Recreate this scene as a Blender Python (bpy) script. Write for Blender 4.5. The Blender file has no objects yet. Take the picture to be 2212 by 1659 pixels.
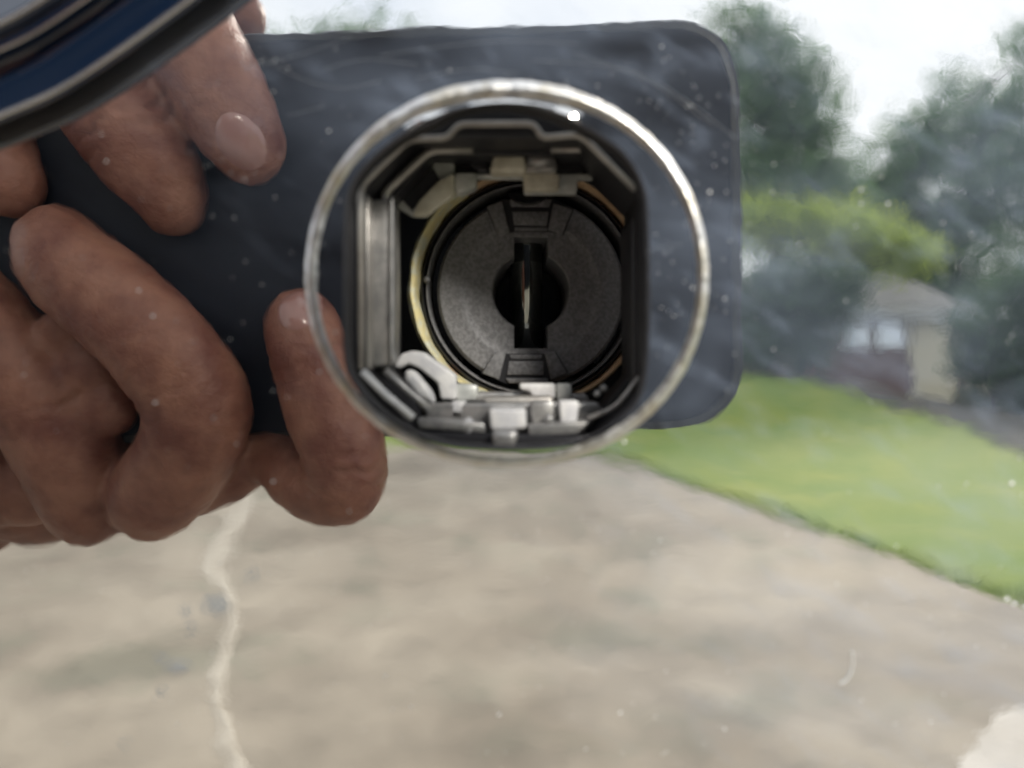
import bpy, bmesh, math, random
import numpy as np
from mathutils.bvhtree import BVHTree
from mathutils import Vector, Matrix, noise
random.seed(7)
sc = bpy.context.scene
col = sc.collection
R = math.radians

# ------------------------------------------------------------------ camera
FPX, CX, CY = 1609.0, 1106.0, 829.5          # picture measured at 2212 x 1659
PITCH = math.atan(49.5 / FPX)
CAM = Vector((0, -0.068, 0))
cam_d = bpy.data.cameras.new('camera'); cam = bpy.data.objects.new('camera', cam_d); col.objects.link(cam)
cam.location = CAM; cam.rotation_euler = (R(90) - PITCH, 0, 0)
cam_d.sensor_width = 36; cam_d.lens = 18 / (CX / FPX)
cam_d.clip_start = 0.002; cam_d.clip_end = 400
cam_d.dof.use_dof = True; cam_d.dof.focus_distance = 0.104
cam_d.dof.aperture_fstop = (cam_d.lens / 1000) / 0.0020
sc.camera = cam

# ------------------------------------------------------------------ sky, sun, exposure
SUN_EL, SUN_AZ = R(31), R(30)                 # light comes from the driveway side (-y), from the right
w = bpy.data.worlds.new("World"); sc.world = w; w.use_nodes = True
nt = w.node_tree; nt.nodes.clear()
out = nt.nodes.new('ShaderNodeOutputWorld'); mix = nt.nodes.new('ShaderNodeMixShader')
b1 = nt.nodes.new('ShaderNodeBackground'); b2 = nt.nodes.new('ShaderNodeBackground')
sky = nt.nodes.new('ShaderNodeTexSky'); sky.sky_type = 'NISHITA'; sky.sun_disc = False
sky.sun_elevation = SUN_EL; sky.sun_rotation = R(180) - SUN_AZ
b1.inputs[1].default_value = 0.12
b2.inputs[0].default_value = (0.93, 0.96, 1.0, 1); b2.inputs[1].default_value = 1.08
tc = nt.nodes.new('ShaderNodeTexCoord'); nz = nt.nodes.new('ShaderNodeTexNoise'); cr = nt.nodes.new('ShaderNodeValToRGB')
nz.inputs['Scale'].default_value = 2.2; nz.inputs['Detail'].default_value = 6
cr.color_ramp.elements[0].position = 0.36; cr.color_ramp.elements[0].color = (0.60,) * 3 + (1,)
cr.color_ramp.elements[1].position = 0.52; cr.color_ramp.elements[1].color = (0.97,) * 3 + (1,)
L = nt.links
L.new(tc.outputs['Generated'], nz.inputs['Vector']); L.new(nz.outputs[0], cr.inputs[0]); L.new(cr.outputs[0], mix.inputs[0])
L.new(sky.outputs[0], b1.inputs[0]); L.new(b1.outputs[0], mix.inputs[1]); L.new(b2.outputs[0], mix.inputs[2])
L.new(mix.outputs[0], out.inputs[0])
sd = bpy.data.lights.new('sun', 'SUN'); so = bpy.data.objects.new('sun', sd); col.objects.link(so)
sd.energy = 3.1; sd.angle = R(12); sd.color = (1, 0.95, 0.86)
sdir = Vector((math.sin(SUN_AZ) * math.cos(SUN_EL), -math.cos(SUN_AZ) * math.cos(SUN_EL), math.sin(SUN_EL)))
so.rotation_euler = sdir.to_track_quat('Z', 'Y').to_euler()
so.location = sdir * 20
vs = sc.view_settings; vs.view_transform = 'Standard'; vs.look = 'None'; vs.gamma = 1; vs.use_curve_mapping = False
vs.exposure = 0.22
sc.render.engine = 'CYCLES'
sc.cycles.use_denoising = True
sc.cycles.max_bounces = 10; sc.cycles.glossy_bounces = 6; sc.cycles.diffuse_bounces = 4
sc.cycles.caustics_reflective = True; sc.cycles.sample_clamp_indirect = 6

# ------------------------------------------------------------------ helpers
FW = Vector((0, math.cos(PITCH), -math.sin(PITCH))); UP = Vector((0, math.sin(PITCH), math.cos(PITCH)))
def ray(u, v): return Vector((1, 0, 0)) * ((u - CX) / FPX) + UP * ((CY - v) / FPX) + FW
def P(u, v, y):                                # point of the plane y seen directly at pixel u, v
    d = ray(u, v); return CAM + d * ((y - CAM.y) / d.y)
def M(u, v, Y):                                # point at distance Y in front of the mirror that is seen in it at pixel u, v
    p = P(u, v, Y); return Vector((p.x, -p.y, p.z))
H = 0.95
def G(u, v):                                   # point of the ground seen in the mirror
    d = ray(u, v); p = CAM + d * (-H / d.z); return Vector((p.x, -p.y, -H))
KD = 0.66                                      # depth of the lock well
def px(n, y): return n * (y - CAM.y) / FPX     # length of n pixels on plane y

def mat(name, color, rough=0.5, metal=0.0, coat=0.0, spec=0.5, sss=0.0):
    m = bpy.data.materials.new(name); m.use_nodes = True
    b = m.node_tree.nodes['Principled BSDF']
    b.inputs['Base Color'].default_value = (*color, 1); b.inputs['Roughness'].default_value = rough
    b.inputs['Metallic'].default_value = metal; b.inputs['Coat Weight'].default_value = coat
    b.inputs['Specular IOR Level'].default_value = spec
    if sss:
        b.inputs['Subsurface Weight'].default_value = sss; b.inputs['Subsurface Radius'].default_value = (1, .35, .2)
        b.inputs['Subsurface Scale'].default_value = 0.003
    return m
def nodes(m): return m.node_tree.nodes, m.node_tree.links, m.node_tree.nodes['Principled BSDF']
def coords(m, scale=1.0):
    n, l, b = nodes(m); g = n.new('ShaderNodeNewGeometry'); return g.outputs['Position']
def add_noise(m, scale, c1, c2, p1=0.4, p2=0.6, detail=6, vec=None, dist=0.0, rough=0.55):
    n, l, b = nodes(m)
    t = n.new('ShaderNodeTexNoise'); t.inputs['Scale'].default_value = scale; t.inputs['Detail'].default_value = detail
    t.inputs['Distortion'].default_value = dist; t.inputs['Roughness'].default_value = rough
    l.new(vec or coords(m), t.inputs['Vector'])
    r = n.new('ShaderNodeValToRGB'); r.color_ramp.elements[0].position = p1; r.color_ramp.elements[1].position = p2
    r.color_ramp.elements[0].color = (*c1, 1); r.color_ramp.elements[1].color = (*c2, 1)
    l.new(t.outputs[0], r.inputs[0]); return t, r
def vary(m, scale, c1, c2, **k):
    n, l, b = nodes(m); t, r = add_noise(m, scale, c1, c2, **k); l.new(r.outputs[0], b.inputs['Base Color']); return m
def bump(m, scale, dist, detail=4, strength=1.0):
    n, l, b = nodes(m); t = n.new('ShaderNodeTexNoise'); t.inputs['Scale'].default_value = scale; t.inputs['Detail'].default_value = detail
    l.new(coords(m), t.inputs['Vector']); bp = n.new('ShaderNodeBump'); bp.inputs['Distance'].default_value = dist; bp.inputs['Strength'].default_value = strength
    l.new(t.outputs[0], bp.inputs['Height'])
    prev = b.inputs['Normal'].links
    if prev: l.new(prev[0].from_socket, bp.inputs['Normal'])
    l.new(bp.outputs[0], b.inputs['Normal']); return m

def link(name, me, m, parent=None, smooth=True):
    o = bpy.data.objects.new(name, me); col.objects.link(o)
    if m and not me.materials: me.materials.append(m)
    if smooth:
        for p in me.polygons: p.use_smooth = True
    if parent: o.parent = parent; o.matrix_parent_inverse = Matrix.Translation(-parent.location)
    return o
def raw(name, vs_, fs, m, parent=None, smooth=True):
    me = bpy.data.meshes.new(name); me.from_pydata([tuple(v) for v in vs_], [], fs); me.update()
    bm = bmesh.new(); bm.from_mesh(me); bmesh.ops.recalc_face_normals(bm, faces=bm.faces); bm.to_mesh(me); bm.free()
    return link(name, me, m, parent, smooth)
def tag(o, label=None, cat=None, group=None, kind=None):
    if label: o['label'] = label
    if cat: o['category'] = cat
    if group: o['group'] = group
    if kind: o['kind'] = kind
    return o
def thing(name, loc, label, cat, group=None):
    o = bpy.data.objects.new(name, None); col.objects.link(o); o.location = loc; o.empty_display_size = 0.01
    bpy.context.view_layer.update()
    return tag(o, label, cat, group)

def prism(name, pts, y0, y1, m, parent, bev=0.0002, seg=2, persp=None):
    """pixel outline extruded from depth y0 (front) to y1 (back), with rounded front edges"""
    bm = bmesh.new(); y0, y1 = y0 * KD, y1 * KD
    f = [bm.verts.new(P(u, v, y0)) for u, v in pts]
    off = [Vector((p.co.x, y1, p.co.z)) for p in f]
    k = [bm.verts.new(o) for o in off]
    n = len(f); bm.faces.new(f); bm.faces.new(k[::-1])
    for i in range(n): bm.faces.new((f[i], k[i], k[(i + 1) % n], f[(i + 1) % n]))
    bmesh.ops.recalc_face_normals(bm, faces=bm.faces)
    if bev:
        ed = [e for e in bm.edges if not (e.verts[0] in k and e.verts[1] in k)]
        bmesh.ops.bevel(bm, geom=ed, offset=bev, segments=seg, profile=0.5, affect='EDGES', clamp_overlap=True)
    me = bpy.data.meshes.new(name); bm.to_mesh(me); bm.free()
    o = link(name, me, m, parent, True)
    try: me.set_sharp_from_angle(angle=R(40))
    except Exception: pass
    return o

def catmull(pts, n=8, closed=False):
    out_ = []; N = len(pts); rng = range(N) if closed else range(N - 1)
    for i in rng:
        if closed: a, b, c, d = (pts[(i + j) % N] for j in (-1, 0, 1, 2))
        else: a, b, c, d = pts[max(i - 1, 0)], pts[i], pts[i + 1], pts[min(i + 2, N - 1)]
        a, b, c, d = map(lambda q: Vector(q), (a, b, c, d))
        for k in range(n):
            t = k / n
            out_.append(0.5 * ((2 * b) + (c - a) * t + (2 * a - 5 * b + 4 * c - d) * t * t + (3 * b - a - 3 * c + d) * t ** 3))
    if not closed: out_.append(Vector(pts[-1]))
    return out_

def tube(name, pts, rad, m, parent=None, seg=10, closed=False, squash=1.0):
    """round bar along 3D points (rad: number or list)"""
    vs_, fs = [], []; n = len(pts)
    rs = rad if isinstance(rad, (list, tuple)) else [rad] * n
    for i, p in enumerate(pts):
        a = pts[(i - 1) % n] if (closed or i > 0) else pts[i]; b = pts[(i + 1) % n] if (closed or i < n - 1) else pts[i]
        t = (b - a).normalized(); s = t.cross(Vector((0, 1, 0)))
        if s.length < 1e-4: s = t.cross(Vector((1, 0, 0)))
        s.normalize(); q = s.cross(t).normalized()
        for k in range(seg):
            an = 2 * math.pi * k / seg; vs_.append(p + (s * math.cos(an) + q * math.sin(an) * squash) * rs[i])
    for i in range(n if closed else n - 1):
        j = (i + 1) % n
        for k in range(seg): fs.append((i * seg + k, i * seg + (k + 1) % seg, j * seg + (k + 1) % seg, j * seg + k))
    if not closed: fs.append(tuple(range(seg))); fs.append(tuple((n - 1) * seg + k for k in range(seg)))
    return raw(name, vs_, fs, m, parent)

def round_poly(pts, r, n=4):
    out_ = []; N = len(pts)
    for i in range(N):
        p = Vector(pts[i]);
        if i in (0, N - 1): out_.append(p); continue
        a = Vector(pts[i - 1]); b = Vector(pts[i + 1]); da = (a - p); db = (b - p)
        rr = min(r, da.length * .45, db.length * .45); A = p + da.normalized() * rr; B = p + db.normalized() * rr
        for k in range(n + 1):
            t = k / n; out_.append((1 - t) ** 2 * A + 2 * t * (1 - t) * p + t * t * B)
    return out_

def lathe(name, cu, cv, prof, m, parent, seg=96, a0=0.0, a1=360.0, wob=0.0):
    """rings about the pixel centre: prof = [(radius in px measured at depth yref, y)]"""
    prof = [(r, YF + (y - YR) * .9) for r, y in prof]
    vs_, fs = [], []; full = abs(a1 - a0) >= 359.9; n = len(prof)
    cnt = seg if full else seg + 1
    for i in range(cnt):
        an = R(a0 + (a1 - a0) * i / seg)
        for j, (r, y) in enumerate(prof):
            c = P(cu, cv, YF); rr = px(r, YF)
            if wob: rr += wob * noise.noise(Vector((math.cos(an) * 6, math.sin(an) * 6, j * .5)))
            vs_.append(Vector((c.x + rr * math.cos(an), y, c.z - rr * math.sin(an))))
    for i in range(seg):
        a, b = i * n, ((i + 1) % cnt) * n
        for j in range(n - 1): fs.append((a + j, a + j + 1, b + j + 1, b + j))
    o = raw(name, vs_, fs, m, parent)
    try: o.data.set_sharp_from_angle(angle=R(45))
    except Exception: pass
    return o

# ------------------------------------------------------------------ materials
chrome = bpy.data.materials.new('polished_chrome'); chrome.use_nodes = True
n, l = chrome.node_tree.nodes, chrome.node_tree.links
n.clear(); o_ = n.new('ShaderNodeOutputMaterial'); mx = n.new('ShaderNodeMixShader'); gl = n.new('ShaderNodeBsdfGlossy'); df = n.new('ShaderNodeBsdfDiffuse')
gl.inputs['Color'].default_value = (0.86, 0.86, 0.84, 1); gl.inputs['Roughness'].default_value = 0.012
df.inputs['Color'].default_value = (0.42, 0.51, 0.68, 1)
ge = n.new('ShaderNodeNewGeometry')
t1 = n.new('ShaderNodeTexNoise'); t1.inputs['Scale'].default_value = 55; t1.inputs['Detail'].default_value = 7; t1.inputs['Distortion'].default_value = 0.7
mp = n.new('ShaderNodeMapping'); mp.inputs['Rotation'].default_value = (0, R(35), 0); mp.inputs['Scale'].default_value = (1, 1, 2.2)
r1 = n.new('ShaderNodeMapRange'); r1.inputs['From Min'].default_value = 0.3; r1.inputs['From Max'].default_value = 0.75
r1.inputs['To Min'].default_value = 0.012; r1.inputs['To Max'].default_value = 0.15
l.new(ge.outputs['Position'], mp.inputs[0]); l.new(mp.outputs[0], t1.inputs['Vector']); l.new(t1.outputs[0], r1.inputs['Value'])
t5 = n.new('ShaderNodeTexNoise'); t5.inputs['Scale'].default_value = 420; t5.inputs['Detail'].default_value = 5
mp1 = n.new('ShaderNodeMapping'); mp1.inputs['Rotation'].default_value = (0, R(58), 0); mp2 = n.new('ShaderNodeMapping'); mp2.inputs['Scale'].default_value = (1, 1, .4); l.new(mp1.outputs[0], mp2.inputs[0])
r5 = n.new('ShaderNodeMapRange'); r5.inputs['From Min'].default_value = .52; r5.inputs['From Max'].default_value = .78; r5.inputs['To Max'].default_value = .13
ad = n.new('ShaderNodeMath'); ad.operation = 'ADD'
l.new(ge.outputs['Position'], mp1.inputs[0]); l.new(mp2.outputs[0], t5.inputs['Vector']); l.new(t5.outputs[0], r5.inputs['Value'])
l.new(r1.outputs[0], ad.inputs[0]); l.new(r5.outputs[0], ad.inputs[1]); sx_ = n.new('ShaderNodeSeparateXYZ'); l.new(ge.outputs['Position'], sx_.inputs[0])      # sunlit veil painted into the film: stronger to right and top, faint at left
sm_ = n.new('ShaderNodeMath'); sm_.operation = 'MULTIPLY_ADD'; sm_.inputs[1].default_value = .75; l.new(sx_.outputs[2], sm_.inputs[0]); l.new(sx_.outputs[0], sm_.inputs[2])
veil_r = n.new('ShaderNodeMapRange'); veil_r.interpolation_type = 'SMOOTHSTEP'; veil_r.inputs['From Min'].default_value = -.030; veil_r.inputs['From Max'].default_value = .022; veil_r.inputs['To Min'].default_value = .07; veil_r.inputs['To Max'].default_value = 1.25
l.new(sm_.outputs[0], veil_r.inputs['Value']); ml = n.new('ShaderNodeMath'); ml.operation = 'MULTIPLY'
l.new(ad.outputs[0], ml.inputs[0]); l.new(veil_r.outputs[0], ml.inputs[1]); l.new(ml.outputs[0], mx.inputs[0]); l.new(gl.outputs[0], mx.inputs[1]); l.new(df.outputs[0], mx.inputs[2]); l.new(mx.outputs[0], o_.inputs[0])
t2 = n.new('ShaderNodeTexNoise'); t2.inputs['Scale'].default_value = 130; t2.inputs['Detail'].default_value = 1.5
bp = n.new('ShaderNodeBump'); bp.inputs['Distance'].default_value = 0.000022; bp.inputs['Strength'].default_value = 1
l.new(ge.outputs['Position'], t2.inputs['Vector']); l.new(t2.outputs[0], bp.inputs['Height']); t6 = n.new('ShaderNodeTexNoise'); t6.inputs['Scale'].default_value = 430; t6.inputs['Detail'].default_value = 2
bp6 = n.new('ShaderNodeBump'); bp6.inputs['Distance'].default_value = 0.0000042; bp6.inputs['Strength'].default_value = 1
l.new(ge.outputs['Position'], t6.inputs['Vector']); l.new(t6.outputs[0], bp6.inputs['Height']); l.new(bp.outputs[0], bp6.inputs['Normal']); l.new(bp6.outputs[0], gl.inputs['Normal'])

worn = bump(mat('worn_chrome_edge', (0.78, 0.77, 0.74), 0.36, 1.0), 420, 0.00022)
vary(worn, 260, (0.62, 0.62, 0.62), (0.46, 0.41, 0.30), p1=.45, p2=.7)
silver = bump(vary(mat('dull_silver_casting', (0.4, 0.4, 0.4), 0.36, 0.55), 500, (0.30, 0.30, 0.30), (0.46, 0.45, 0.44)), 1500, 0.00003)
rail_m = bump(vary(mat('grey_plated_rail', (0.2, 0.2, 0.2), 0.38, 0.5), 300, (0.34, 0.32, 0.30), (0.48, 0.46, 0.43)), 1200, 0.00003)
zinc = bump(vary(mat('zinc_clip', (0.5, 0.52, 0.5), 0.42, 0.2), 450, (0.52, 0.54, 0.52), (0.72, 0.73, 0.70)), 1500, 0.00003)
lit_clip = bump(vary(mat('lit_whitened_clip', (0.7, 0.7, 0.7), 0.4, 0.0), 450, (0.62, 0.62, 0.64), (0.82, 0.81, 0.80)), 1200, 0.00004)  # silver of the lower clips whitened to carry the light falling on them
cream = bump(vary(mat('cream_nylon', (0.66, 0.62, 0.5), 0.4), 500, (0.58, 0.54, 0.43), (0.76, 0.72, 0.60)), 1500, 0.00005)
brass = bump(vary(mat('brass_ring', (0.6, 0.4, 0.22), 0.32, 0.25), 500, (0.88, 0.62, 0.40), (0.66, 0.44, 0.26)), 1500, 0.00003)
yellow = bump(vary(mat('yellow_foam', (0.6, 0.55, 0.3), 0.7), 700, (0.72, 0.63, 0.33), (0.66, 0.66, 0.52), p1=.45, p2=.62), 900, 0.0003)
black = bump(vary(mat('matte_black_plastic', (0.03, 0.03, 0.03), 0.48), 2500, (0.155, 0.155, 0.163), (0.24, 0.238, 0.248)), 4500, 0.00009)
black2 = bump(mat('black_housing_plastic', (0.022, 0.022, 0.026), 0.42), 1500, 0.00004)
gblack = mat('gloss_black_core', (0.006, 0.007, 0.007), 0.16)
core_m = mat('dark_steel_core', (0.30, 0.32, 0.30), 0.07, 1.0)
paint = mat('deep_blue_paint', (0.006, 0.014, 0.034), 0.05, 0.0, 1.0)
phone_m = mat('phone_glass_back', (0.006, 0.008, 0.016), 0.55, spec=.25)
phone_e = mat('phone_case_edge', (0.015, 0.015, 0.018), 0.4)

# ------------------------------------------------------------------ chrome panel with the hole
hole = [(752,470),(750,600),(752,770),(775,830),(830,892),(900,935),(980,958),(1080,964),(1180,962),(1270,947),(1330,910),(1375,860),
        (1392,780),(1394,600),(1392,480),(1385,410),(1350,345),(1295,300),(1240,270),(1170,240),(1080,226),(990,240),(940,264),(870,298),(800,355),(762,410)]
hp = [P(q.x, q.y, 0) for q in catmull([Vector((a, b)) for a, b in hole], 3, True)]
hc = P(1085, 590, 0)
hp = sorted([( math.atan2(p.z - hc.z, p.x - hc.x), (p - hc).length) for p in hp])
def hr(a):
    N = len(hp)
    for i in range(N):
        a0, r0 = hp[i]; a1, r1_ = hp[(i + 1) % N]
        if i == N - 1: a1 += 2 * math.pi
        aa = a if a >= hp[0][0] else a + 2 * math.pi
        if a0 <= aa <= a1: return r0 + (r1_ - r0) * (aa - a0) / max(a1 - a0, 1e-9)
    return hp[0][1]
RC = P(1095, 600, 0); RR = px(422, 0)
NA = 360
def ring_r(a):                                 # distance from hc to the ring circle along angle a
    d = Vector((math.cos(a), 0, math.sin(a))); e = RC - hc; bq = d.dot(e); r_ = RR * (1 - (.055 if d.z < 0 else .05) * abs(d.z) ** 4)
    return bq + math.sqrt(bq * bq - e.length_squared + r_ * r_)
PW, PH = 0.165, 0.135
vs_, fs = [], []
lip = [(0.0002, 0.0026), (0.0, 0.0016), (0.0, 0.0004), (0.00005, 0.0002), (0.00015, 0.00006), (0.0003, 0.0), (0.0004, 0.0)]
BW = 0.00060
bead = [(-1.3, 0), (-1.0, 0), (-.8, .16), (-.55, .5), (-.3, .8), (0, .95), (.3, .8), (.55, .5), (.8, .16), (1.0, 0), (1.3, 0)]
BH = 0.00022
rows = None
TS = [(k + 1) / 17 for k in range(16)]
dents = [(P(924, 262, 0), .00034, .0012, .0009), (P(1080, 236, 0), .00034, .0024, .0008), (P(1219, 262, 0), .00030, .0010, .0009)]
for i in range(NA):
    a = -math.pi + 2 * math.pi * i / NA; d = Vector((math.cos(a), 0, math.sin(a))); h0 = hr(a); rr = ring_r(a)
    line = [hc + d * (h0 + s) + Vector((0, y, 0)) for s, y in lip]
    for t in TS:
        p = hc + d * (h0 + 0.0004 + (rr - BW * 1.3 * (1 + .6 * max(0, math.sin(a)) ** 4) - h0 - 0.0004) * t)
        line.append(p + Vector((0, -sum(am * math.exp(-((p.x - q.x) / sx) ** 2 - ((p.z - q.z) / sz) ** 2) for q, am, sx, sz in dents) * min(1, 8 * t, 8 * (1 - t)), 0)))
    bs = 1 - .72 * max(0, -math.sin(a)) ** 1.5; bs *= 1 + .22 * noise.noise(d * 9); up_ = max(0, math.sin(a)) ** 4; bs *= 1 + .5 * up_; bw = BW * (1 + .55 * up_) * (.9 + .12 * noise.noise(d * 14 + Vector((3, 3, 3))))
    line += [hc + d * (rr + k * bw) + Vector((0, -hh * BH * bs, 0)) for k, hh in bead]
    edge = min(PW / max(abs(d.x), 1e-6), PH / max(abs(d.z), 1e-6))
    line += [hc + d * (rr + 0.0022), hc + d * (rr + (edge - rr) * .4), hc + d * edge, hc + d * (edge + .001) + Vector((0, .0012, 0)), hc + d * (edge + .001) + Vector((0, .006, 0))]
    rows = len(line); vs_ += line
def strip(j0, j1):
    used, v2, f2 = {}, [], []
    for i in range(NA):
        for j in range(j0, j1):
            q = [(i, j), (i, j + 1), ((i + 1) % NA, j + 1), ((i + 1) % NA, j)]
            f2.append(tuple(used.setdefault(k, len(used)) for k in q))
    v2 = [None] * len(used)
    for (i, j), k in used.items(): v2[k] = vs_[i * rows + j]
    return v2, f2
nl, nb = len(lip), len(bead)
panel = thing('chrome_panel', (0, 0, 0), 'polished chrome panel with the round hole, mirroring driveway, lawn and phone', 'panel')
jb = nl + len(TS) + 1
# plate outside and inside the bead are one mesh; the bead and the rolled edge are its parts
vA, fA = strip(nl - 1, jb); vB, fB = strip(jb + nb - 3, rows - 1)
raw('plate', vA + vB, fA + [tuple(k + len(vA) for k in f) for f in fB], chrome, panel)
for nm, a_, b_, mm in (('rolled_edge', 0, nl - 1, black2), ('raised_ring', jb, jb + nb - 3, worn)):
    v2, f2 = strip(a_, b_); raw(nm, v2, f2, mm, panel)

# car body sheet around the panel
body = thing('car_body', (0, 0.01, 0), 'dark blue car door skin surrounding the chrome panel', 'car')
X0, X1, Z0, Z1 = -1.6, 1.6, -0.72, 0.62
ax, az = PW - .002, PH - .002
for (xa, xb, za, zb) in ((X0, hc.x - ax, Z0, Z1), (hc.x + ax, X1, Z0, Z1), (hc.x - ax, hc.x + ax, Z0, hc.z - az), (hc.x - ax, hc.x + ax, hc.z + az, Z1)):
    q = [Vector((x, y, z)) for y in (0.005, 0.012) for x, z in ((xa, za), (xb, za), (xb, zb), (xa, zb))]
    raw('door_skin', q, [(0,1,2,3),(7,6,5,4),(0,4,5,1),(1,5,6,2),(2,6,7,3),(3,7,4,0)], paint, body, False)

# ------------------------------------------------------------------ lock housing behind the hole
YR = 0.033; YF = 0.033 * KD                                     # depth of the lock face
hs = thing('lock_housing', (hc.x, 0.02, hc.z), 'black and grey lock housing with clips set inside the chrome hole', 'lock housing')
# closed dark box behind
c0 = P(1085, 590, 0)
def box(name, x0, x1, y0, y1, z0, z1, m, parent, open_front=False):
    q = [Vector((x, y, z)) for y in (y0, y1) for x, z in ((x0, z0), (x1, z0), (x1, z1), (x0, z1))]
    f = [(7,6,5,4),(0,4,5,1),(1,5,6,2),(2,6,7,3),(3,7,4,0)]
    if not open_front: f.append((0,1,2,3))
    return raw(name, q, f, m, parent, False)
box('case', c0.x - .024, c0.x + .024, .0065, .062, c0.z - .024, c0.z + .024, black2, hs, True)
# stepped octagonal wells, front to back
def frame(name, outer, inner, y0, y1, m, bev=0.0003):
    """flat ring between two pixel outlines of equal length, at depth y0 with an inner wall to y1"""
    N = len(outer); v = []; y0, y1 = y0 * KD, y1 * KD
    for (a, b) in outer: v.append(P(a, b, y0))
    for (a, b) in inner: v.append(P(a, b, y0))
    for k in range(N): p = v[N + k]; v.append(Vector((p.x, y0 + .0003, p.z)) + (c0 + Vector((0, y0, 0)) - p) * .012)
    for k in range(N): p = v[N + k]; v.append(Vector((p.x, y1, p.z)) + (c0 + Vector((0, y0, 0)) - p) * .012)
    f = []
    for r_ in range(3):
        for k in range(N): f.append((r_ * N + k, r_ * N + (k + 1) % N, (r_ + 1) * N + (k + 1) % N, (r_ + 1) * N + k))
    return raw(name, v, f, m, hs, False)
o1 = [(700,420),(700,820),(850,1010),(1310,1010),(1450,870),(1440,400),(1290,180),(860,180)]
i1 = [(784,408),(786,800),(892,938),(1290,948),(1388,850),(1383,420),(1258,292),(880,292)]
frame('front_plate', o1, i1, 0.0085, 0.017, black2)
i2 = [(842,430),(845,800),(925,925),(1275,925),(1378,800),(1372,440),(1262,330),(930,330)]
frame('inner_plate', i1, i2, 0.0160, 0.026, black2)

def rail(name, pts, rpx, y, m=rail_m, rnd=22, squash=1.0):
    y = y * KD
    q = [P(p.x, p.y, y) for p in round_poly([Vector(p) for p in pts], rnd)]
    return tube(name, q, px(rpx, y), m, hs, 10, False, squash)
rail('outer_rail', [(781,797),(779,402),(884,300),(968,298),(990,268),(1154,267),(1170,298),(1254,290),(1372,410)], 7.5, 0.0080)
rail('inner_rail', [(834,797),(829,418),(930,324),(1022,324)], 9, 0.0150)
rail('inner_rail', [(1190,322),(1284,322),(1360,396)], 8, 0.0150)
rail('middle_rail', [(1020,291),(1180,291)], 8.5, 0.0105)
rail('lower_left_rail', [(783,802),(830,850),(893,903)], 8.5, 0.0080, lit_clip)
rail('lower_left_rail', [(833,800),(880,845),(930,884)], 9.5, 0.0120, silver)
rail('lower_right_rail', [(1393,800),(1330,880),(1270,905)], 6, 0.0110, rail_m)
prism('side_bar', [(796,430),(846,425),(846,792),(800,795)], 0.0135, 0.022, silver, hs, .0005, 3)
tube('side_bead', [P(846, v, 0.0128 * KD) for v in range(425, 800, 15)], px(5, .0128), silver, hs, 8)
prism('side_strip', [(783,420),(797,420),(797,800),(785,800)], 0.0100, 0.018, rail_m, hs, .0003, 2)

# upper left clip
cl = prism('upper_left_clip', [(852,432),(935,346),(981,346),(981,414),(919,465),(888,465),(858,448)], 0.0215, 0.024, zinc, hs, .0003)
prism('clip_window', [(868,430),(935,362),(955,395),(905,432),(890,455)], 0.0208, 0.0213, black2, cl, 0)
prism('clip_arm', [(905,432),(946,390),(981,372),(981,422),(921,466),(890,466)], 0.0195, 0.0206, cream, cl, .0003)
prism('clip_foot', [(982,372),(1029,372),(1029,402),(1000,414),(982,416)], 0.0205, 0.024, zinc, cl, .0003)
# upper cross plate, cream block and catch
prism('cross_plate', [(982,374),(1289,374),(1291,385),(1248,386),(1246,417),(1132,417),(1130,384),(985,382)], 0.0225, 0.0245, zinc, hs, .0003)
prism('cream_block', [(1066,333),(1134,331),(1138,371),(1056,371)], 0.0175, 0.021, cream, hs, .0005, 3)
prism('catch', [(1131,372),(1209,372),(1209,410),(1131,410)], 0.0195, 0.0215, cream, hs, .0004, 2)
prism('catch_post', [(1136,330),(1200,330),(1205,371),(1133,371)], 0.0185, 0.021, silver, hs, .0004, 2)
tube('catch_roller', [P(1140, 348, .0178 * KD), P(1196, 348, .0178 * KD)], px(13, .0178), silver, hs, 14)
prism('upper_shelf', [(990,333),(1057,333),(1057,371),(1030,372)], 0.0215, 0.024, black2, hs, .0003)
prism('upper_back_plate', [(985,330),(1300,330),(1300,374),(985,374)], 0.0235, 0.026, black2, hs, .0003)

# lower clips
lc = prism('lower_left_clip', [(848,792),(866,764),(890,757),(916,761),(986,810),(986,864),(952,864),(946,828),(906,796),(882,786),(862,798)], 0.0190, 0.0215, lit_clip, hs, .0005, 3)
prism('clip_inner_arm', [(874,798),(894,800),(934,848),(940,874),(902,856),(872,822)], 0.0165, 0.019, lit_clip, lc, .0005, 3)
prism('clip_foot', [(984,828),(1032,832),(1030,866),(984,866)], 0.0200, 0.024, zinc, lc, .0004)
prism('clip_post', [(974,868),(1005,868),(1002,908),(970,905)], 0.0150, 0.020, lit_clip, lc, .0003, 3)
tube('clip_lug', [P(1004, 912, .0110 * KD), P(1022, 930, .0105 * KD)], px(15, .011), lit_clip, lc, 14)
prism('lower_cross_plate', [(1030,846),(1270,850),(1275,878),(1262,900),(1100,898),(1010,872)], 0.0225, 0.0250, silver, hs, .0004)
prism('lower_plate_step', [(1040,858),(1196,854),(1200,884),(1046,888)], 0.0180, 0.0215, rail_m, hs, .0005, 3)
prism('lit_block', [(1122,828),(1201,828),(1200,862),(1152,862),(1144,846),(1122,842)], 0.0205, 0.0240, lit_clip, hs, .0005, 3)
prism('grey_block', [(1202,828),(1236,828),(1236,864),(1202,864)], 0.0212, 0.0240, zinc, hs, .0003)
prism('recess', [(1008,866),(1052,866),(1056,900),(1040,915),(1010,905)], 0.0165, 0.018, black2, hs, .0004)
lb = prism('latch_box', [(1056,884),(1136,884),(1138,926),(1060,930)], 0.0095, 0.0150, lit_clip, hs, .0003, 3)
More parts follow.
